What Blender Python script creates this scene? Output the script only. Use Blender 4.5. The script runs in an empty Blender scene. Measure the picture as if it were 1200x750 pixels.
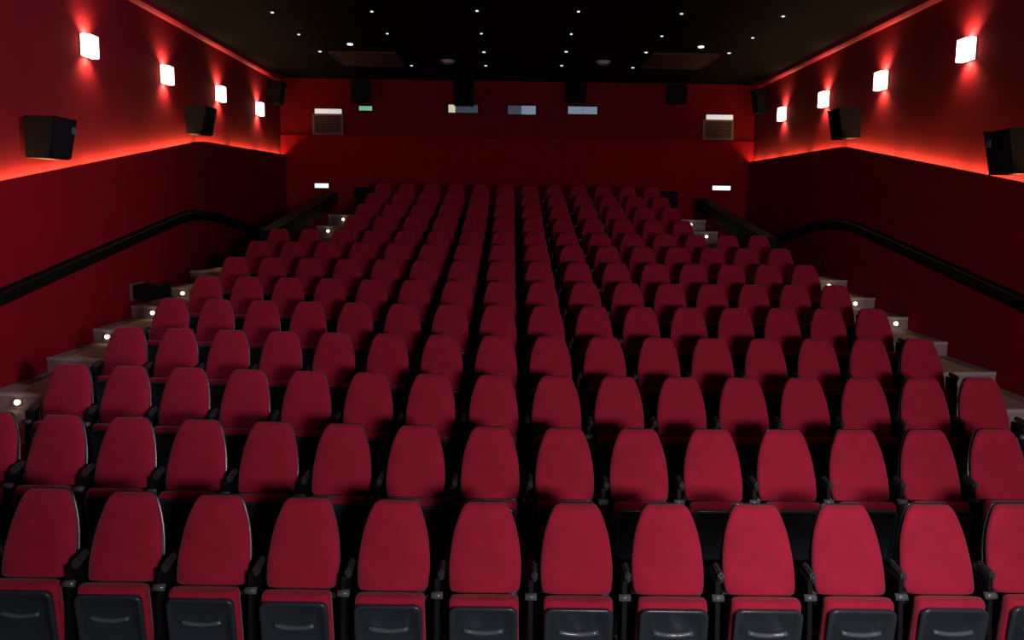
import bpy, bmesh, math, random
from mathutils import Vector, Matrix

random.seed(4)
scene = bpy.context.scene
COL = scene.collection
PI = math.pi

# ---------------------------------------------------------------- camera
CAM = Vector((-0.157, 0.0, 2.822))
PITCH, ROLL, YAW = 0.09916, 0.01467, 0.00377
cd = bpy.data.cameras.new('camera')
cd.sensor_width = 36.0
cd.lens = 36.0 * 822.42 / 1200.0
cd.shift_y = -(375 - 326.66) / 1200.0
cd.clip_end = 200
co = bpy.data.objects.new('camera', cd)
COL.objects.link(co)
fw = Vector((math.sin(YAW) * math.cos(PITCH), math.cos(YAW) * math.cos(PITCH), -math.sin(PITCH)))
rt = Vector((math.cos(YAW), -math.sin(YAW), 0))
up = rt.cross(fw)
c_, s_ = math.cos(ROLL), math.sin(ROLL)
r2 = rt * c_ + up * s_
u2 = up * c_ - rt * s_
m = Matrix((r2, u2, -fw)).transposed().to_4x4()
m.translation = CAM
co.matrix_world = m
scene.camera = co

# ---------------------------------------------------------------- world, lights, exposure
w = bpy.data.worlds.new('dark_hall')
scene.world = w
w.use_nodes = True
w.node_tree.nodes['Background'].inputs[0].default_value = (0.02, 0.01, 0.012, 1)
w.node_tree.nodes['Background'].inputs[1].default_value = 0.02
vs = scene.view_settings
vs.view_transform = 'Standard'
vs.look = 'None'
vs.gamma = 1
vs.use_curve_mapping = False
vs.exposure = 0.0


def aim(o, target):
    d = Vector(target) - o.location
    o.rotation_euler = d.to_track_quat('-Z', 'Y').to_euler()


def area(name, loc, target, sx, sy, power, color):
    l = bpy.data.lights.new(name, 'AREA')
    l.shape = 'RECTANGLE'
    l.size, l.size_y = sx, sy
    l.energy = power
    l.color = color
    o = bpy.data.objects.new(name, l)
    o.location = loc
    COL.objects.link(o)
    aim(o, target)
    return o


def spot(name, loc, target, power, color, angle, blend, radius):
    l = bpy.data.lights.new(name, 'SPOT')
    l.energy = power
    l.color = color
    l.spot_size = angle
    l.spot_blend = blend
    l.shadow_soft_size = radius
    o = bpy.data.objects.new(name, l)
    o.location = loc
    COL.objects.link(o)
    aim(o, target)
    return o


# the house light over the screen end of the hall, and a fill for the left wall
key = area('stage_light', (1.75, -1.2, 2.65), (1.9, 6.0, 1.6), 1.2, 0.6, 270, (1.0, 0.84, 0.90))
spot('ceiling_spotlight', (2.2, 0.9, 5.7), (2.0, 4.0, 0.80), 480, (1.0, 0.86, 0.90), math.radians(30), 1.0, 0.12)
spot('wall_washer', (5.5, 2.5, 5.0), (-5.95, 6.6, 4.4), 2600, (1.0, 0.78, 1.0), math.radians(52), 1.0, 0.3)  # unseen fill, added to brighten the left wall; not a lamp of the hall

# ---------------------------------------------------------------- materials
def mat(name, color, rough=0.6, metal=0.0, noise=0.0, nscale=40.0, bump=0.0, bscale=200.0, emit=None, estr=0.0, sheen=0.0, spec=0.5):
    M = bpy.data.materials.new(name)
    M.use_nodes = True
    nt = M.node_tree
    b = nt.nodes['Principled BSDF']
    b.inputs['Base Color'].default_value = (*color, 1)
    b.inputs['Roughness'].default_value = rough
    b.inputs['Metallic'].default_value = metal
    b.inputs['Specular IOR Level'].default_value = spec
    if sheen:
        b.inputs['Sheen Weight'].default_value = sheen
        b.inputs['Sheen Roughness'].default_value = 0.5
    tc = nt.nodes.new('ShaderNodeTexCoord')
    if noise:
        n = nt.nodes.new('ShaderNodeTexNoise')
        n.inputs['Scale'].default_value = nscale
        n.inputs['Detail'].default_value = 4
        nt.links.new(tc.outputs['Object'], n.inputs['Vector'])
        r = nt.nodes.new('ShaderNodeValToRGB')
        r.color_ramp.elements[0].position = 0.3
        r.color_ramp.elements[1].position = 0.7
        r.color_ramp.elements[0].color = (*[c * (1 - noise) for c in color], 1)
        r.color_ramp.elements[1].color = (*[min(1, c * (1 + noise)) for c in color], 1)
        nt.links.new(n.outputs['Fac'], r.inputs['Fac'])
        nt.links.new(r.outputs['Color'], b.inputs['Base Color'])
    if bump:
        n2 = nt.nodes.new('ShaderNodeTexNoise')
        n2.inputs['Scale'].default_value = bscale
        nt.links.new(tc.outputs['Object'], n2.inputs['Vector'])
        bp = nt.nodes.new('ShaderNodeBump')
        bp.inputs['Strength'].default_value = bump
        bp.inputs['Distance'].default_value = 0.002
        nt.links.new(n2.outputs['Fac'], bp.inputs['Height'])
        nt.links.new(bp.outputs['Normal'], b.inputs['Normal'])
    if emit:
        b.inputs['Emission Color'].default_value = (*emit, 1)
        b.inputs['Emission Strength'].default_value = estr
    return M


M_FAB = mat('seat_fabric', (0.300, 0.0085, 0.030), 0.85, noise=0.10, nscale=9, bump=0.25, bscale=260, sheen=0.12, spec=0.2)
M_SHELL = mat('black_plastic', (0.024, 0.034, 0.040), 0.26, bump=0.1, bscale=400)
M_RIM = mat('grey_plastic', (0.075, 0.095, 0.10), 0.18)
M_BLACK = mat('black_frame', (0.004, 0.004, 0.0045), 0.6, spec=0.2)
M_ARM = mat('armrest_plastic', (0.026, 0.031, 0.033), 0.45)
M_FOOT = mat('foot_metal', (0.32, 0.30, 0.28), 0.45, metal=0.6)
M_WALL = mat('red_wall_cloth', (0.200, 0.0045, 0.0115), 0.95, noise=0.06, nscale=3, bump=0.3, bscale=120, spec=0.04)
M_WALLU = mat('red_wall_cloth_upper', (0.155, 0.0090, 0.0160), 0.95, noise=0.08, nscale=2, bump=0.3, bscale=120, spec=0.04)
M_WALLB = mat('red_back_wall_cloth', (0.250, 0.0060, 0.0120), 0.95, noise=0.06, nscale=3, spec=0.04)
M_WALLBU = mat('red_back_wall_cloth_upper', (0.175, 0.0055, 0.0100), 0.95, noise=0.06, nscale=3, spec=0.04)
M_TRIM = mat('crimson_trim', (0.27, 0.008, 0.032), 0.6)
M_CEIL = mat('black_ceiling', (0.0018, 0.0011, 0.0010), 0.9, noise=0.3, nscale=1.5, spec=0.1)
M_TIER = mat('dark_carpet', (0.010, 0.006, 0.007), 0.95, noise=0.3, nscale=60, spec=0.1)
M_STEP = mat('grey_step_carpet', (0.34, 0.26, 0.24), 0.95, noise=0.25, nscale=50, bump=0.4, bscale=300, spec=0.1)
M_NOSE = mat('step_nosing', (0.45, 0.37, 0.34), 0.6)
M_RAIL = mat('black_rail', (0.003, 0.003, 0.003), 0.6, spec=0.15)
M_SPK = mat('speaker_black', (0.0050, 0.0036, 0.0050), 0.7, bump=0.1, spec=0.12)
M_GRILL = mat('speaker_cloth', (0.005, 0.0045, 0.0055), 0.9, bump=0.5, bscale=500, spec=0.15)
M_BROWN = mat('brown_hatch', (0.060, 0.030, 0.018), 0.7, noise=0.2, nscale=6)
M_METAL = mat('brushed_metal', (0.35, 0.34, 0.33), 0.35, metal=0.9)
M_VENT = mat('vent_grey', (0.16, 0.09, 0.075), 0.6)
M_VENTD = mat('vent_dark', (0.03, 0.016, 0.014), 0.8)
M_SCON = mat('sconce_glow', (0.9, 0.85, 0.75), 0.5, emit=(1.0, 0.86, 0.62), estr=7.0)
M_SCONF = mat('sconce_metal', (0.30, 0.26, 0.22), 0.4, metal=0.7)
M_STAR = mat('downlight_lens', (0.8, 0.8, 0.8), 0.5, emit=(1.0, 0.97, 0.9), estr=0.9)
M_STARB = mat('downlight_lens_bright', (0.8, 0.8, 0.8), 0.5, emit=(1.0, 1.0, 0.97), estr=1.6)
M_DIM = mat('detector_white', (0.5, 0.5, 0.5), 0.6)
M_STEPL = mat('step_light_lens', (0.9, 0.85, 0.7), 0.5, emit=(1.0, 0.88, 0.58), estr=5.0)
M_EXITW = mat('exit_sign_face', (0.85, 0.95, 0.9), 0.5, emit=(0.85, 1.0, 0.93), estr=1.1)
M_EXITG = mat('exit_sign_green', (0.1, 0.6, 0.35), 0.5, emit=(0.14, 0.42, 0.30), estr=0.9)
M_BAR = mat('tube_light', (0.85, 0.85, 0.85), 0.5, emit=(0.85, 0.84, 0.86), estr=0.62)
M_PORT = mat('projection_port_lit', (0.2, 0.24, 0.3), 0.2, emit=(0.24, 0.30, 0.42), estr=0.62)
M_PORTD = mat('projection_port_dim', (0.06, 0.07, 0.09), 0.2, emit=(0.045, 0.055, 0.085), estr=0.8)
M_PORTY = mat('projection_port_glow', (0.4, 0.4, 0.3), 0.2, emit=(0.62, 0.66, 0.40), estr=0.8)
M_LED = mat('led_strip', (0.9, 0.8, 0.7), 0.5, emit=(1.0, 0.55, 0.30), estr=3.0)


# ---------------------------------------------------------------- mesh helpers
def bm_obj(name, bm, material, parent=None, smooth=False, loc=None):
    bmesh.ops.recalc_face_normals(bm, faces=bm.faces)
    me = bpy.data.meshes.new(name)
    bm.to_mesh(me)
    bm.free()
    me.materials.append(material)
    if smooth:
        for p in me.polygons:
            p.use_smooth = True
    o = bpy.data.objects.new(name, me)
    COL.objects.link(o)
    if parent:
        o.parent = parent
    if loc:
        o.location = loc
    return o


def thing(name, loc, label, cat, group=None, rotz=0.0):
    o = bpy.data.objects.new(name, None)
    o.empty_display_size = 0.1
    COL.objects.link(o)
    o.location = loc
    o.rotation_euler = (0, 0, rotz)
    o['label'] = label
    o['category'] = cat
    if group:
        o['group'] = group
    return o


def box(bm, x0, x1, y0, y1, z0, z1, bev=0.0, seg=2):
    r = bmesh.ops.create_cube(bm, size=1.0)
    vs_ = r['verts']
    for v in vs_:
        v.co = Vector(((x0 + x1) / 2 + v.co.x * (x1 - x0), (y0 + y1) / 2 + v.co.y * (y1 - y0), (z0 + z1) / 2 + v.co.z * (z1 - z0)))
    if bev:
        es = list({e for v in vs_ for e in v.link_edges})
        bmesh.ops.bevel(bm, geom=es, offset=bev, segments=seg, affect='EDGES', profile=0.5)
    return vs_


def box_obj(name, x0, x1, y0, y1, z0, z1, material, parent=None, bev=0.0):
    bm = bmesh.new()
    box(bm, x0, x1, y0, y1, z0, z1, bev)
    return bm_obj(name, bm, material, parent)


def prism(bm, poly, axis, a, b):
    """extrude a polygon given in the two other axes along axis 0/1/2 from a to b"""
    def mk(p, t):
        if axis == 0:
            return (t, p[0], p[1])
        if axis == 1:
            return (p[0], t, p[1])
        return (p[0], p[1], t)
    A = [bm.verts.new(mk(p, a)) for p in poly]
    B = [bm.verts.new(mk(p, b)) for p in poly]
    n = len(poly)
    bm.faces.new(A)
    bm.faces.new(B[::-1])
    for i in range(n):
        bm.faces.new((A[i], A[(i + 1) % n], B[(i + 1) % n], B[i]))


def tube(bm, pts, rad, n=8):
    rings = []
    pts = [Vector(p) for p in pts]
    for i, p in enumerate(pts):
        d = (pts[min(i + 1, len(pts) - 1)] - pts[max(i - 1, 0)]).normalized()
        ref = Vector((0, 0, 1)) if abs(d.z) < 0.9 else Vector((1, 0, 0))
        a = d.cross(ref).normalized()
        b = d.cross(a).normalized()
        rings.append([bm.verts.new(p + a * math.cos(2 * PI * k / n) * rad + b * math.sin(2 * PI * k / n) * rad) for k in range(n)])
    for r0, r1 in zip(rings, rings[1:]):
        for k in range(n):
            bm.faces.new((r0[k], r0[(k + 1) % n], r1[(k + 1) % n], r1[k]))
    bm.faces.new(rings[0])
    bm.faces.new(rings[-1][::-1])


def disc(bm, cx, cy, cz, rad, h, axis='z', n=14):
    r = bmesh.ops.create_cone(bm, cap_ends=True, segments=n, radius1=rad, radius2=rad, depth=h)
    for v in r['verts']:
        x, y, z = v.co
        if axis == 'z':
            v.co = Vector((cx + x, cy + y, cz + z))
        elif axis == 'y':
            v.co = Vector((cx + x, cy + z, cz + y))
        else:
            v.co = Vector((cx + z, cy + x, cz + y))


def pad(bm, rings, n=24, pw=3.2):
    """stack of superellipse rings (half width, half depth, centre y, z) -> soft closed pad"""
    R = []
    for (hw, hd, cy, z) in rings:
        ring = []
        for k in range(n):
            t = 2 * PI * k / n
            c, s = math.cos(t), math.sin(t)
            ring.append(bm.verts.new((hw * math.copysign(abs(c) ** (2 / pw), c), cy + hd * math.copysign(abs(s) ** (2 / pw), s), z)))
        R.append(ring)
    for a, b in zip(R, R[1:]):
        for k in range(n):
            bm.faces.new((a[k], a[(k + 1) % n], b[(k + 1) % n], b[k]))
    bm.faces.new(R[0][::-1])
    bm.faces.new(R[-1])


ORD = ['zeroth', 'first', 'second', 'third', 'fourth', 'fifth', 'sixth', 'seventh', 'eighth', 'ninth', 'tenth', 'eleventh', 'twelfth',
       'thirteenth', 'fourteenth', 'fifteenth', 'sixteenth']

# ---------------------------------------------------------------- layout of the rake
S = 0.565                       # seat spacing
D1 = 4.271                      # first row, top of the backs
CURVE, TILT = 0.01008, -0.00644
RISE = 0.1728
ZOFF = {1: .010, 2: -.006, 3: -.012, 4: -.005, 5: .006, 6: .012, 7: .030, 8: .048, 9: .046}
FLOOR_Z = {i: RISE * (i - 1) + (ZOFF[i] if i > 1 else 0) for i in range(1, 10)}
FLOOR_Z.update({10: 1.66, 11: 1.90, 12: 2.14, 13: 2.38, 14: 2.62})
WX = 5.95                       # face of the lower side walls
WU = 6.07                       # face of the upper side walls
YB = 18.25                      # back wall
YF = -6.0                       # screen end
ZC = 6.06                       # ceiling


def bend(x):
    return CURVE * x * x + TILT * x


def edge(i, x):                 # front edge of tier i
    return D1 + (i - 2) + 0.02 + bend(x)


# ---------------------------------------------------------------- floor, tiers, aisle steps
floor = bm_obj('floor', (lambda bm: (box(bm, -6.3, 6.3, YF, edge(2, 0) + 0.5, -0.2, 0.0), bm)[1])(bmesh.new()), M_TIER)
floor['kind'] = 'structure'


def tier_mesh(i, x0, x1, ztop, zbot, yfun0, yfun1, n=14):
    bm = bmesh.new()
    cols = []
    for k in range(n + 1):
        x = x0 + (x1 - x0) * k / n
        y0, y1 = yfun0(x), yfun1(x)
        cols.append([bm.verts.new((x, y0, zbot)), bm.verts.new((x, y0, ztop)), bm.verts.new((x, y1, ztop)), bm.verts.new((x, y1, zbot))])
    for a, b in zip(cols, cols[1:]):
        for q in range(4):
            bm.faces.new((a[q], b[q], b[(q + 1) % 4], a[(q + 1) % 4]))
    bm.faces.new(cols[0])
    bm.faces.new(cols[-1][::-1])
    return bm


for i in range(2, 10):
    bm_obj('tier', tier_mesh(i, -4.66, 4.66, FLOOR_Z[i], FLOOR_Z[i] - 0.4, lambda x: edge(i, x), lambda x: edge(i + 1, x) + 0.02), M_TIER, floor)
for i in range(10, 14):
    bm_obj('tier', tier_mesh(i, -3.46, 3.46, FLOOR_Z[i], FLOOR_Z[i] - 0.5, lambda x: edge(i, x), lambda x: edge(i + 1, x) + 0.02), M_TIER, floor)
bm_obj('tier', tier_mesh(14, -4.5, 4.5, FLOOR_Z[14], 1.6, lambda x: edge(14, x), lambda x: YB, n=8), M_TIER, floor)
for sg in (-1, 1):
    for i in range(2, 11):
        a, b = sorted((sg * 4.665, sg * WX))
        yend = (lambda x: edge(i + 1, x) + 0.02) if i < 10 else (lambda x: 13.5)
        zt = FLOOR_Z[i] if i < 10 else 1.62
        st = bm_obj('step', tier_mesh(i, a, b, zt, zt - 0.35, lambda x: edge(i, x), yend, n=3), M_STEP, floor)
        bm_obj('nosing', tier_mesh(i, a, b, zt + 0.006, zt - 0.03, lambda x: edge(i, x) - 0.008, lambda x: edge(i, x) + 0.05, n=3), M_NOSE, st)
    for i in range(10, 15):
        a, b = sorted((sg * 3.47, sg * 4.42))
        st = bm_obj('step', tier_mesh(i, a, b, FLOOR_Z[i] + 0.004, FLOOR_Z[i] - 0.4, lambda x: edge(i, x), lambda x: edge(i + 1, x) + 0.02, n=2), M_STEP, floor)
        bm_obj('nosing', tier_mesh(i, a, b, FLOOR_Z[i] + 0.01, FLOOR_Z[i] - 0.03, lambda x: edge(i, x) - 0.008, lambda x: edge(i, x) + 0.05, n=2), M_NOSE, st)
    # steps going down to the exits behind the parapets
    for k in range(4):
        a, b = sorted((sg * 4.62, sg * WX))
        z = 1.62 - 0.14 * (k + 1)
        y0 = 13.5 + 0.8 * k
        box_obj('step', a, b, y0, y0 + 0.82 if k < 3 else YB, z - 0.5, z, M_TIER, floor)

# ---------------------------------------------------------------- ceiling
ceil = box_obj('ceiling', -6.4, 6.4, YF, YB + 0.3, ZC, ZC + 0.2, M_CEIL)
ceil['kind'] = 'structure'

# ---------------------------------------------------------------- side walls: lower lining, upper wall, light trough
LEDGE = {-1: [(YF, 2.0), (2.2, 2.0), (8.05, 3.05), (13.1, 3.965), (13.3, 3.99), (13.55, 4.01), (YB, 4.12)],
         1: [(YF, 2.12), (2.2, 2.12), (8.05, 3.16), (12.9, 4.03), (13.1, 4.055), (13.3, 4.06), (YB, 4.11)]}
for sg, side in ((-1, 'left'), (1, 'right')):
    L = LEDGE[sg]
    bm = bmesh.new()
    # lower lining with a lip in front of the trough
    poly = [(y, z) for y, z in L] + [(YB, -0.3), (YF, -0.3)]
    a, b = sorted((sg * WX, sg * (WX + 0.025)))
    prism(bm, poly, 0, a, b)
    poly = [(y, z - 0.07) for y, z in L] + [(YB, -0.3), (YF, -0.3)]
    a, b = sorted((sg * (WX + 0.025), sg * 6.2))
    prism(bm, poly, 0, a, b)
    wl = bm_obj('wall_' + side, bm, M_WALL)
    wl['kind'] = 'structure'
    bm = bmesh.new()
    poly = [(y, z - 0.3) for y, z in L] + [(YB, ZC + .05), (YF, ZC + .05)]
    a, b = sorted((sg * WU, sg * 6.3))
    prism(bm, poly, 0, a, b)
    bm_obj('upper_wall', bm, M_WALLU, wl)
    # crimson cornice under the ceiling
    bm = bmesh.new()
    x0, x1 = sg * 5.955, sg * (WU + 0.02)
    a, b = sorted((x0, x1))
    prism(bm, [(x0, ZC + .005), (x0, ZC - 0.10), (x0 + sg * 0.03, ZC - 0.135), (x1, ZC - 0.135), (x1, ZC + .005)], 1, YF, YB)
    t = bm_obj('trim_1' if sg < 0 else 'trim_2', bm, M_TRIM)
    t['kind'] = 'structure'
    # light tubes lying end to end in the trough
    segs = []
    ys = [(1.0 + 1.75 * k, 1.0 + 1.75 * k + 1.69) for k in range(7)] + [(13.33, 14.75), (14.95, 16.35), (16.5, 17.4), (17.5, 18.2)]

    def lz(y):
        for (ya, za), (yb, zb) in zip(L, L[1:]):
            if ya <= y <= yb:
                return za + (zb - za) * (y - ya) / (yb - ya)
    for ya, yb in ys:
        bm = bmesh.new()
        xa, xb = sorted((sg * (WX + 0.055), sg * (WX + 0.075)))
        za, zb = lz(ya) - 0.055, lz(yb) - 0.055
        prism(bm, [(ya, za - .01), (yb, zb - .01), (yb, zb + .005), (ya, za + .005)], 0, xa, xb)
        tb = bm_obj('light_tube', bm, M_LED, wl)
        l = bpy.data.lights.new('tube_light', 'AREA')
        l.shape = 'RECTANGLE'
        l.size = math.hypot(yb - ya, zb - za)
        l.size_y = 0.03
        l.energy = 11.0 * (yb - ya) * (1.0 if ya < 13.2 else 0.75)
        l.color = (1.0, 0.55, 0.18)
        lo = bpy.data.objects.new('tube_light', l)
        d = Vector((0, yb - ya, zb - za)).normalized()
        n = Vector((0, -d.z, d.y))
        zax = -(n + Vector((sg * 0.15, 0, 0))).normalized()
        yax = zax.cross(d).normalized()
        M4 = Matrix((d, yax, zax)).transposed().to_4x4()
        M4.translation = Vector((sg * (WX + 0.065), (ya + yb) / 2, (za + zb) / 2 + 0.02))
        lo.matrix_world = M4
        COL.objects.link(lo)

# ---------------------------------------------------------------- back wall and the wall at the screen end
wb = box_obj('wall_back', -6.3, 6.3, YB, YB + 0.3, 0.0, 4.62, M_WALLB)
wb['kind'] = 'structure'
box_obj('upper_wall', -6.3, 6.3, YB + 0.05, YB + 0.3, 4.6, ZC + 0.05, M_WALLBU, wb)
box_obj('ledge', -6.0, 6.0, YB - 0.02, YB + 0.06, 4.585, 4.625, M_WALLB, wb)
wf = box_obj('wall_front', -6.3, 6.3, YF - 0.2, YF, -0.2, ZC + 0.1, M_TIER)
wf['kind'] = 'structure'

# parapets beside the upper block
for sg, side in ((-1, 'left'), (1, 'right')):
    bm = bmesh.new()
    a, b = sorted((sg * 4.44, sg * 4.60))
    prism(bm, [(12.75, 1.3), (12.75, 2.22), (17.35, 2.98), (17.35, 1.3)], 0, a, b)
    pw = bm_obj('wall_parapet_' + side, bm, M_WALL)
    pw['kind'] = 'structure'
    bm = bmesh.new()
    a, b = sorted((sg * 4.40, sg * 4.66))
    prism(bm, [(12.66, 2.10), (12.66, 2.38), (17.40, 3.16), (17.40, 2.88)], 0, a, b)
    bm_obj('coping', bm, M_RAIL, pw)
    a, b = sorted((sg * 3.56, sg * 3.98))
    box_obj('end_panel', a, b, 17.40, 17.52, 2.6, 3.30, M_RAIL, pw, bev=0.02)

# ---------------------------------------------------------------- handrails
for sg, side in ((-1, 'left'), (1, 'right')):
    ctrl = [(3.6, 0.93), (7.94, 1.74), (11.4, 2.40), (12.3, 2.565), (12.7, 2.61), (13.2, 2.63), (13.7, 2.60), (14.2, 2.53), (15.1, 2.37), (17.6, 1.90)]
    h = thing('handrail', (sg * WX, 7.9, 1.7), 'thick black handrail running up the %s wall and bending down near the exit' % side, 'handrail', 'handrails on the side walls')
    bm = bmesh.new()
    poly = [(y - 7.9, z - 1.7 + 0.10) for y, z in ctrl] + [(y - 7.9, z - 1.7 - 0.10) for y, z in ctrl[::-1]]
    a, b = sorted((0, -sg * 0.03))
    prism(bm, poly, 0, a, b)
    bm_obj('backing_board', bm, M_RAIL, h)
    bm = bmesh.new()
    tube(bm, [(-sg * 0.085, y - 7.9, z - 1.7 + 0.05) for y, z in ctrl], 0.035, 10)
    bm_obj('rail', bm, M_RAIL, h, smooth=True)
    for y in (5.0, 7.0, 9.0, 11.0, 13.1, 15.0, 16.8):
        for (ya, za), (yb, zb) in zip(ctrl, ctrl[1:]):
            if ya <= y <= yb:
                z = za + (zb - za) * (y - ya) / (yb - ya)
        bm = bmesh.new()
        tube(bm, [(-sg * 0.02, y - 7.9, z - 1.7 - 0.03), (-sg * 0.085, y - 7.9, z - 1.7 - 0.01), (-sg * 0.085, y - 7.9, z - 1.7 + 0.04)], 0.012, 6)
        bm_obj('bracket', bm, M_RAIL, h)

# ---------------------------------------------------------------- wall sconces
SC = {-1: [(9.98, 4.97), (12.18, 4.99), (14.39, 5.03), (16.6, 5.04)], 1: [(9.78, 5.06), (11.98, 5.04), (14.13, 5.06), (16.27, 5.06)]}
for sg, side in ((-1, 'left'), (1, 'right')):
    for n, (y, z) in enumerate(SC[sg]):
        z += 0.0
        s = thing('wall_sconce', (sg * WU, y, z), 'glowing white box sconce, %s of four from the screen end of the %s wall' % (ORD[n + 1], side), 'wall lamp', 'box sconces on the side walls')
        a, b = sorted((0, -sg * 0.02))
        box_obj('back_plate', a, b, -0.13, 0.13, -0.15, 0.15, M_SCONF, s, bev=0.004)
        bm = bmesh.new()
        # open-ended shade: three glowing sides
        pts = [(-sg * 0.022, -0.125), (-sg * 0.11, -0.125), (-sg * 0.14, -0.095), (-sg * 0.14, 0.095), (-sg * 0.11, 0.125), (-sg * 0.022, 0.125)]
        inn = [(-sg * 0.022, -0.115), (-sg * 0.105, -0.115), (-sg * 0.13, -0.09), (-sg * 0.13, 0.09), (-sg * 0.105, 0.115), (-sg * 0.022, 0.115)]
        for p0, p1, q1, q0 in zip(pts, pts[1:], inn[1:], inn):
            prism(bm, [p0, p1, q1, q0], 2, -0.145, 0.145)
        bm_obj('shade', bm, M_SCON, s)
        for dz in (-1, 1):
            so = spot('sconce_lamp', (0, 0, 0), (0, 0, 1), 56.0 if dz > 0 else 46.0, (1.0, 0.55, 0.28), math.radians(124), 1.0, 0.03)
            so.parent = s
            so.location = (-sg * 0.075, 0, dz * 0.13)
            so.rotation_euler = (Vector((sg * 0.45, 0, dz))).to_track_quat('-Z', 'Y').to_euler()


# ---------------------------------------------------------------- loudspeakers
def side_speaker(sg, y, z, label, d=0.31, ln=0.45, h=0.50):
    t = thing('wall_speaker', (sg * WU, y, z), label, 'speaker', 'surround speakers on the side walls')
    off = 0.12
    bm = bmesh.new()
    vs_ = box(bm, 0, 1, 0, ln, -h / 2, h / 2)
    for v in vs_:
        top = v.co.z > 0
        ex = off + (d + 0.035 if top else d - 0.045)
        v.co.x = -sg * (ex if v.co.x > 0.5 else off * 0.7)
        if not top:
            v.co.y = v.co.y * 0.92
    bmesh.ops.bevel(bm, geom=list(bm.edges), offset=0.012, segments=2, affect='EDGES')
    bm_obj('cabinet', bm, M_SPK, t)
    bm = bmesh.new()
    vs_ = box(bm, 0, 1, 0.03, ln - 0.035, -h / 2 + 0.03, h / 2 - 0.03)
    for v in vs_:
        top = v.co.z > 0
        ex = off + (d + 0.032 if top else d - 0.040)
        v.co.x = -sg * (ex + 0.012 if v.co.x > 0.5 else ex - 0.01)
        if not top:
            v.co.y = v.co.y * 0.94
    bm_obj('grille', bm, M_GRILL, t)
    bm = bmesh.new()
    a, b = sorted((-sg * 0.0, -sg * off))
    box(bm, a, b, ln / 2 - 0.05, ln / 2 + 0.05, -0.07, 0.07)
    bm_obj('wall_bracket', bm, M_BLACK, t)
    bm = bmesh.new()
    a, b = sorted((-sg * (off + d + 0.03), -sg * (off + d + 0.047)))
    box(bm, a, b, ln - 0.13, ln - 0.055, 0.06, 0.15, 0.003)
    bm_obj('badge', bm, M_RIM, t)


side_speaker(-1, 8.53, 3.60, 'large black tilted loudspeaker on the left wall nearest the screen')
side_speaker(1, 8.22, 3.58, 'black tilted loudspeaker on the right wall, cut by the picture edge')
side_speaker(-1, 12.78, 4.33, 'black loudspeaker above the peak of the left light ledge')
side_speaker(1, 12.55, 4.42, 'black loudspeaker above the peak of the right light ledge')
side_speaker(-1, 17.3, 5.55, 'dark loudspeaker high on the left wall by the back corner', d=0.2, ln=0.4, h=0.55)
side_speaker(1, 17.2, 5.50, 'dark loudspeaker high on the right wall by the back corner', d=0.2, ln=0.4, h=0.55)

for n, (x0, x1, z0, z1) in enumerate([(-4.20, -3.74, 5.42, 6.02), (-1.62, -1.12, 5.40, 6.03), (1.20, 1.72, 5.50, 6.03), (3.78, 4.26, 5.53, 6.02)]):
    t = thing('rear_speaker', ((x0 + x1) / 2, YB + 0.045, z0), 'small black loudspeaker hung under the ceiling on the back wall, %s from the left' % ORD[n + 1], 'speaker', 'loudspeakers on the back wall')
    hw = (x1 - x0) / 2
    bm = bmesh.new()
    vs_ = box(bm, -hw, hw, -0.3, -0.06, 0, z1 - z0 - 0.02)
    for v in vs_:
        if v.co.z < 0.05 and v.co.y < -0.2:
            v.co.y += 0.09
    bmesh.ops.bevel(bm, geom=list(bm.edges), offset=0.012, segments=2, affect='EDGES')
    bm_obj('cabinet', bm, M_SPK, t)
    bm = bmesh.new()
    vs_ = box(bm, -hw + 0.03, hw - 0.03, -0.315, -0.28, 0.04, z1 - z0 - 0.06)
    for v in vs_:
        v.co.y += 0.09 * (1 - v.co.z / (z1 - z0))
    bm_obj('grille', bm, M_GRILL, t)
    box_obj('wall_bracket', -0.06, 0.06, -0.08, 0, 0.2, 0.35, M_BLACK, t)

# ---------------------------------------------------------------- back wall fittings
YU = YB + 0.05
def port(x0, x1, z0, z1, label, panes):
    t = thing('projection_window', ((x0 + x1) / 2, YU, (z0 + z1) / 2), label, 'window', 'projection windows')
    hw, hh = (x1 - x0) / 2, (z1 - z0) / 2
    bm = bmesh.new()
    fr = 0.025
    box(bm, -hw - fr, hw + fr, -0.03, 0.0, hh, hh + fr)
    box(bm, -hw - fr, hw + fr, -0.03, 0.0, -hh - fr, -hh)
    box(bm, -hw - fr, -hw, -0.03, 0.0, -hh, hh)
    box(bm, hw, hw + fr, -0.03, 0.0, -hh, hh)
    bm_obj('frame', bm, M_BLACK, t)
    for a, b, mm in panes:
        box_obj('pane', -hw + 2 * hw * a + 0.004, -hw + 2 * hw * b - 0.004, -0.012, -0.004, -hh, hh, mm, t)


port(-1.78, -1.02, 5.25, 5.45, 'projection window glowing yellow at one end and dim grey beside', [(0, .24, M_PORTY), (.24, 1, M_PORTD)])
port(-0.26, 0.46, 5.23, 5.45, 'projection window half dark and half pale blue at the centre', [(0, .48, M_PORTD), (.48, 1, M_PORT)])
port(1.28, 2.03, 5.26, 5.45, 'brightest pale blue projection window, rightmost of the three', [(0, .5, M_PORT), (.5, 1, M_PORT)])

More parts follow.
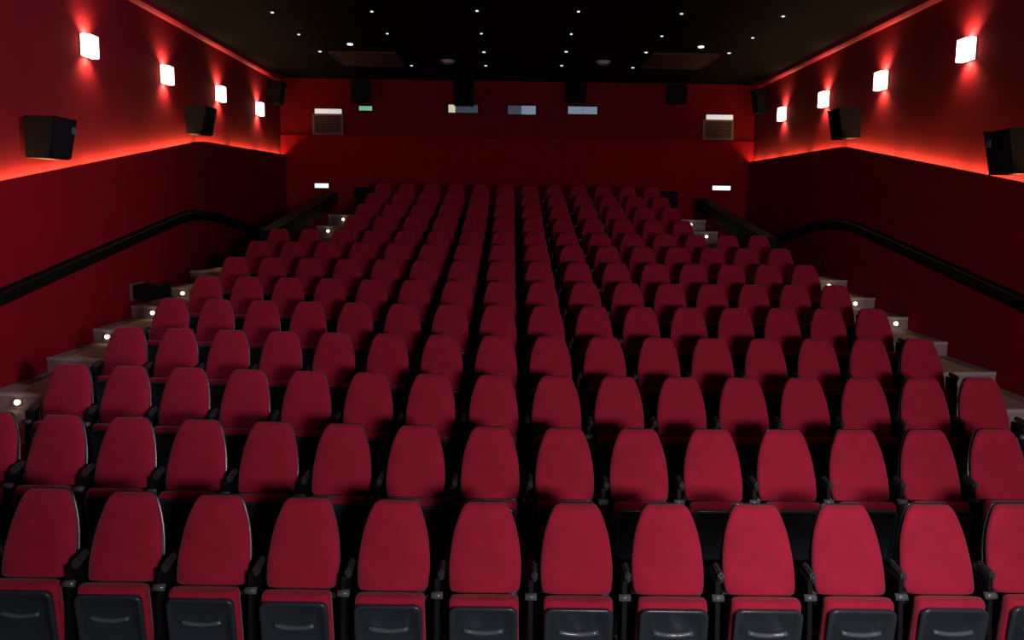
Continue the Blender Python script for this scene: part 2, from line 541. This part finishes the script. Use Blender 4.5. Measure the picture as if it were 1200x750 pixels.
for sg, (x0, x1, z0, z1) in ((-1, (-5.25, -4.46, 4.64, 5.30)), (1, (4.74, 5.53, 4.66, 5.30))):
    t = thing('air_vent', ((x0 + x1) / 2, YU, z0), 'square grey air vent grille on the back wall near the %s corner' % ('left' if sg < 0 else 'right'), 'vent', 'air vents on the back wall')
    hw, hh = (x1 - x0) / 2, (z1 - z0 - 0.13)
    bm = bmesh.new()
    box(bm, -hw, -hw + 0.06, -0.05, 0, 0, hh)
    box(bm, hw - 0.06, hw, -0.05, 0, 0, hh)
    box(bm, -hw + .06, hw - .06, -0.05, 0, 0, 0.05)
    box(bm, -hw + .06, hw - .06, -0.05, 0, hh - 0.05, hh)
    bm_obj('frame', bm, M_VENT, t)
    box_obj('backing', -hw + .06, hw - .06, -0.012, -0.004, 0.05, hh - 0.05, M_VENTD, t)
    for k in range(7):
        z = 0.075 + k * (hh - 0.12) / 7
        bm = bmesh.new()
        prism(bm, [(-0.045, z), (-0.04, z - .006), (-0.014, z + .026), (-0.016, z + .034)], 0, -hw + .06, hw - .06)
        bm_obj('slat', bm, M_VENT, t)
    t2 = thing('tube_lamp', ((x0 + x1) / 2 + 0.02, YU, z1 - 0.07), 'white lit tube lamp above the %s air vent' % ('left' if sg < 0 else 'right'), 'lamp', 'tube lamps above the vents')
    box_obj('housing', -hw * .9, hw * .9, -0.05, 0.0, -0.06, 0.06, M_METAL, t2, bev=0.006)
    box_obj('diffuser', -hw * .86, hw * .86, -0.085, -0.05, -0.06, 0.06, M_BAR, t2, bev=0.012)

for (xa, xb, z, y, lab, mm, br) in ((-5.19, -4.84, 3.345, YB, 'small white lit exit sign low on the back wall near the left corner', M_EXITW, 1),
                                (5.04, 5.50, 3.435, YB, 'small white lit exit sign low on the back wall near the right corner', M_EXITW, 1),
                                (-4.05, -3.72, 5.32, YU, 'small green lit exit sign on the back wall under the first black loudspeaker', M_EXITG, 0)):
    t = thing('exit_sign', ((xa + xb) / 2, y, z), lab, 'sign', 'exit signs')
    hw = (xb - xa) / 2
    box_obj('housing', -hw - .015, hw + .015, -0.05, 0, -0.085, 0.085, M_BLACK, t, bev=0.005)
    f = box_obj('face', -hw, hw, -0.06, -0.05, -0.055, 0.055, mm, t)

# low dark box on the left wall above the aisle steps
t = thing('wall_box', (-WX, 10.8, 1.47), 'small dark box fixed low on the left wall above the aisle steps', 'box')
box_obj('housing', 0.03, 0.46, -.12, .22, -.105, .105, M_SPK, t, bev=0.01)
box_obj('flange', 0.0, 0.03, -.14, .24, -.13, .13, M_VENT, t)

# ---------------------------------------------------------------- ceiling fittings
XS = [-4.2, -2.5, -0.75, 0.92, 2.6, 4.29]
YSR = [(12.15, [0, 1, 2, 3, 4, 5]), (13.5, [0, 1, 2, 3, 4, 5]), (14.9, [0, 2, 3, 4, 5]), (16.32, [1, 2, 3, 4])]
POS = {(0, 0): (-4.2, 12.17), (0, 1): (-2.5, 12.02), (0, 2): (-.75, 11.88), (0, 3): (.91, 11.83), (0, 4): (2.6, 11.86), (0, 5): (4.29, 11.92),
       (1, 0): (-4.2, 13.66), (1, 1): (-2.5, 13.49), (1, 2): (-.74, 13.38), (1, 3): (.92, 13.31), (1, 4): (2.6, 13.36), (1, 5): (4.29, 13.38),
       (2, 0): (-4.19, 15.1), (2, 2): (-.75, 14.92), (2, 3): (.94, 14.77), (2, 4): (2.57, 14.72), (2, 5): (4.25, 14.66),
       (3, 1): (-2.46, 16.43), (3, 2): (-.76, 16.3), (3, 3): (.95, 16.17), (3, 4): (2.57, 16.28)}
RN = ['front', 'second', 'third', 'rear']
for (r, k), (x, y) in POS.items():
    order = sorted(kk for (rr, kk) in POS if rr == r).index(k) + 1
    t = thing('ceiling_downlight', (x, y, ZC), 'white pinpoint downlight, %s from the left in the %s visible ceiling row' % (ORD[order], RN[r]), 'ceiling lamp', 'pinpoint downlights')
    bm = bmesh.new()
    disc(bm, 0, 0, -0.006, 0.065, 0.012)
    bm_obj('ring', bm, M_BLACK, t)
    bm = bmesh.new()
    disc(bm, 0, 0, -0.016, 0.024 if r < 2 else 0.032, 0.02)
    bm_obj('lens', bm, M_STAR, t)
for x, y, sd in ((-3.39, 14.35, 'left'), (3.53, 14.11, 'right')):
    t = thing('ceiling_lamp', (x, y, ZC), 'larger oval white ceiling lamp in front of the %s brown ceiling hatch' % sd, 'ceiling lamp', 'larger ceiling lamps')
    bm = bmesh.new()
    disc(bm, 0, 0, -0.01, 0.10, 0.02, n=20)
    bm_obj('ring', bm, M_BLACK, t)
    bm = bmesh.new()
    disc(bm, 0, 0, -0.025, 0.056, 0.03, n=20)
    bm_obj('lens', bm, M_STARB, t)
for x, y, sd in ((-1.58, 15.9, 'left'), (1.83, 15.74, 'right')):
    t = thing('smoke_detector', (x, y, ZC), 'dim round grey smoke detector on the %s half of the black ceiling' % sd, 'detector', 'smoke detectors')
    bm = bmesh.new()
    disc(bm, 0, 0, -0.012, 0.16, 0.024, n=20)
    bm_obj('base', bm, M_DIM, t)
    bm = bmesh.new()
    disc(bm, 0, 0, -0.04, 0.11, 0.04, n=20)
    bm_obj('sensor', bm, M_DIM, t)
for (x0, x1, y0, y1, sd) in ((-4.02, -2.61, 15.1, 16.5, 'left'), (2.74, 4.11, 14.8, 16.27, 'right')):
    t = thing('ceiling_hatch', ((x0 + x1) / 2, (y0 + y1) / 2, ZC), 'square brown panel set in the %s side of the black ceiling' % sd, 'ceiling panel', 'brown ceiling panels')
    a, b = (x1 - x0) / 2, (y1 - y0) / 2
    box_obj('panel', -a + .05, a - .05, -b + .05, b - .05, -0.02, 0, M_BROWN, t)
    bm = bmesh.new()
    for (p, q, r_, s2) in ((-a, a, -b, -b + .05), (-a, a, b - .05, b), (-a, -a + .05, -b + .05, b - .05), (a - .05, a, -b + .05, b - .05)):
        box(bm, p, q, r_, s2, -0.035, 0)
    bm_obj('frame', bm, M_BROWN, t)

# ---------------------------------------------------------------- step lights
def step_light(x, i, zc, label, yoff=0.0):
    t = thing('step_light', (x, edge(i, x) - 0.004 + yoff, zc), label, 'step light', 'step lights in the aisles')
    bm = bmesh.new()
    box(bm, -0.05, 0.05, -0.012, 0.012, -0.035, 0.035, 0.004)
    bm_obj('bezel', bm, M_METAL, t)
    bm = bmesh.new()
    disc(bm, 0, -0.016, 0, 0.030, 0.012, 'y', 12)
    bm_obj('lens', bm, M_STEPL, t)
    l = bpy.data.lights.new('step_glow', 'POINT')
    l.energy = 0.06
    l.color = (1.0, 0.85, 0.6)
    l.shadow_soft_size = 0.03
    lo = bpy.data.objects.new('step_glow', l)
    COL.objects.link(lo)
    lo.parent = t
    lo.location = (0, -0.06, 0)


for n, (i, dz) in enumerate([(5, 0), (7, 0), (8, 0), (9, 0)]):
    step_light(-5.74 if i == 7 else -5.6, i, (FLOOR_Z[i] + FLOOR_Z[i - 1]) / 2 + 0.0, 'small bright step light in the left aisle stairs, %s up from the screen end' % ORD[n + 1])
for n, i in enumerate([8, 9, 10]):
    step_light(5.75 if i == 8 else 5.6, i, FLOOR_Z[i] - 0.09 if i < 10 else 1.53, 'small bright step light in the right aisle stairs, %s up from the screen end' % ORD[n + 1])
for sg, side in ((-1, 'left'), (1, 'right')):
    for i, word in ((13, 'lower'), (14, 'upper')):
        step_light(sg * (4.16 if i == 13 else 4.06), i, FLOOR_Z[i] - 0.10, '%s of two step lights in the narrow aisle %s of the rear seats' % (word, side))


# ---------------------------------------------------------------- cinema seats
def lerp_tab(tab, t):
    for (a, va), (b, vb) in zip(tab, tab[1:]):
        if a <= t <= b:
            return va + (vb - va) * (t - a) / (b - a)
    return tab[-1][1]


ZB, ZT = 0.485, 0.985           # bottom and top of the backrest
YTOP = 0.30                     # back edge of its top, in front of which it leans


def back_y(t):
    return 0.135 + 0.155 * t + 0.012 * math.sin(PI * t)


WTAB = [(0, .200), (.04, .213), (.12, .222), (.3, .223), (.5, .214), (.68, .196), (.82, .173), (.92, .151), (.97, .134), (1.0, .112)]


def make_back(dw, hd, dy, top, bottom, extra=0.0):
    bm = bmesh.new()
    rings = []
    ts = [0, .012, .04, .09, .18, .3, .42, .54, .66, .76, .85, .92, .965, .99, 1.0]
    for t in ts:
        k = 1.0
        if t < .05:
            k = .35 + .65 * math.sqrt(max(0, 1 - (1 - t / .05) ** 2))
        if t > .93:
            k = .3 + .7 * math.sqrt(max(0, 1 - ((t - .93) / .07) ** 2))
        rings.append((lerp_tab(WTAB, t) + dw, hd * k * (1.0 - .25 * t), back_y(t) + dy, bottom + (top - bottom) * t))
    pad(bm, rings, 26, 2.9)
    return bm


def make_cushion():
    bm = bmesh.new()
    rings = []
    for t in [0, .02, .06, .15, .35, .6, .8, .92, .97, .992, 1.0]:
        k = 1.0
        if t < .06:
            k = .4 + .6 * math.sqrt(max(0, 1 - (1 - t / .06) ** 2))
        if t > .90:
            k = .45 + .55 * math.sqrt(max(0, 1 - ((t - .90) / .10) ** 2))
        hw = .207 + .010 * (1 - t)
        rings.append((hw * (1 if t < .94 else 1 - .5 * ((t - .94) / .06) ** 2 * .12), .052 * k, .052 - .030 * t, .11 + .400 * t))
    pad(bm, rings, 26, 4.2)
    return bm


def shell_pt(u, v):
    """point on the outside of the folded seat; u across -1..1, v up 0..1"""
    return Vector((u, .004 - .052 * v, .075 + .405 * v))


def rrect(hw, v0, v1, rad, n=6):
    pts = []
    for (cx, cv, a0) in ((hw - rad, v1 - rad / .412, 0), (-hw + rad, v1 - rad / .412, PI / 2), (-hw + rad, v0 + rad / .412, PI), (hw - rad, v0 + rad / .412, 1.5 * PI)):
        for k in range(n + 1):
            a = a0 + PI / 2 * k / n
            pts.append((cx + rad * math.cos(a), cv + rad * math.sin(a) / .412))
    return pts


def loops(bm, specs, close=True):
    R = []
    for (hw, v0, v1, rad, d) in specs:
        ring = []
        for (x, v) in rrect(hw, v0, v1, rad):
            p = shell_pt(x, v)
            ring.append(bm.verts.new((p.x, p.y + d, p.z)))
        R.append(ring)
    n = len(R[0])
    for a, b in zip(R, R[1:]):
        for k in range(n):
            bm.faces.new((a[k], a[(k + 1) % n], b[(k + 1) % n], b[k]))
    bm.faces.new(R[0])
    bm.faces.new(R[-1][::-1])


def make_shell():
    bm = bmesh.new()
    loops(bm, [(.194, .01, .985, .045, .030), (.203, 0, 1, .05, .010), (.203, 0, 1, .05, -.004), (.197, .012, .988, .047, -.010), (.180, .05, .945, .040, -.010), (.172, .07, .93, .036, .000)])
    return bm


def make_lip():
    bm = bmesh.new()
    pts = []
    for k in range(9):
        u = -1 + k / 4
        p = shell_pt(.118 * u, .58 + .045 * u * u)
        pts.append((p.x, p.y - .004, p.z))
    tube(bm, pts, .014, 8)
    return bm


def make_armrest():
    bm = bmesh.new()
    pts = [(.06, .585), (.055, .625), (.07, .640), (.19, .650), (.20, .640), (.20, .610), (.08, .575)]
    prism(bm, pts, 0, -.018, .018)
    bmesh.ops.bevel(bm, geom=list(bm.edges), offset=.010, segments=2, affect='EDGES')
    return bm


def make_stanchion():
    bm = bmesh.new()
    prism(bm, [(.00, .0), (.18, .0), (.20, .60), (.05, .60)], 0, -.014, .014)
    return bm


def make_foot():
    bm = bmesh.new()
    prism(bm, [(-.10, 0), (.30, 0), (.30, .10), (.26, .10), (.20, .03), (-.10, .018)], 0, -.042, .042)
    return bm


def make_hinge():
    bm = bmesh.new()
    disc(bm, 0, .045, .50, .022, .07, 'x', 12)
    return bm


MESH = {}


def proto(name, bm, material, smooth):
    bmesh.ops.recalc_face_normals(bm, faces=bm.faces)
    me = bpy.data.meshes.new(name)
    bm.to_mesh(me)
    bm.free()
    me.materials.append(material)
    for p in me.polygons:
        p.use_smooth = smooth
    MESH[name] = me


proto('backrest', make_back(0, .046, -.012, ZT, ZB), M_FAB, True)
proto('back_shell', make_back(-.001, .018, .030, ZT - .006, ZB - .10), M_SHELL, True)
proto('seat', make_cushion(), M_FAB, True)
proto('seat_shell', make_shell(), M_SHELL, True)
proto('pull_lip', make_lip(), M_RIM, True)
proto('armrest', make_armrest(), M_ARM, False)
proto('stanchion', make_stanchion(), M_BLACK, False)
proto('foot', make_foot(), M_FOOT, False)
proto('hinge_cap', make_hinge(), M_RIM, True)


def part(name, parent, x=0.0):
    o = bpy.data.objects.new(name, MESH[name])
    COL.objects.link(o)
    o.parent = parent
    o.location = (x, 0, 0)
    return o


def cinema_seat(i, k, order, last, detail):
    x = (k - 7.5) * S
    y = D1 + (i - 1) + bend(x) - YTOP
    z = FLOOR_Z[i]
    block = 'lower' if i < 10 else 'rear'
    rowname = 'front row' if i == 1 else '%s row from the front' % ORD[i] if i < 13 else 'last row at the back'
    t = thing('cinema_seat', (x, y, z), 'red tip-up cinema seat, %s from the left in the %s' % (ORD[order], rowname), 'cinema seat',
              'cinema seats in the %s' % rowname)
    part('backrest', t)
    part('back_shell', t)
    s = part('seat', t)
    s.rotation_euler = (0, 0, 0)
    sh = part('seat_shell', t)
    if detail:
        part('pull_lip', sh)
    for xx in ([-S / 2] if not last else [-S / 2, S / 2]):
        part('armrest', t, xx + .022)
        st = part('stanchion', t, xx)
        part('foot', st)
        if i < 4:
            part('hinge_cap', st)
    return t


for i in range(1, 14):
    if i == 1:
        ks = range(1, 14)
    elif i == 2:
        ks = range(0, 15)
    elif i < 10:
        ks = range(0, 16)
    else:
        ks = range(2, 14)
    for order, k in enumerate(ks):
        cinema_seat(i, k, order + 1, order == len(ks) - 1, i == 1)
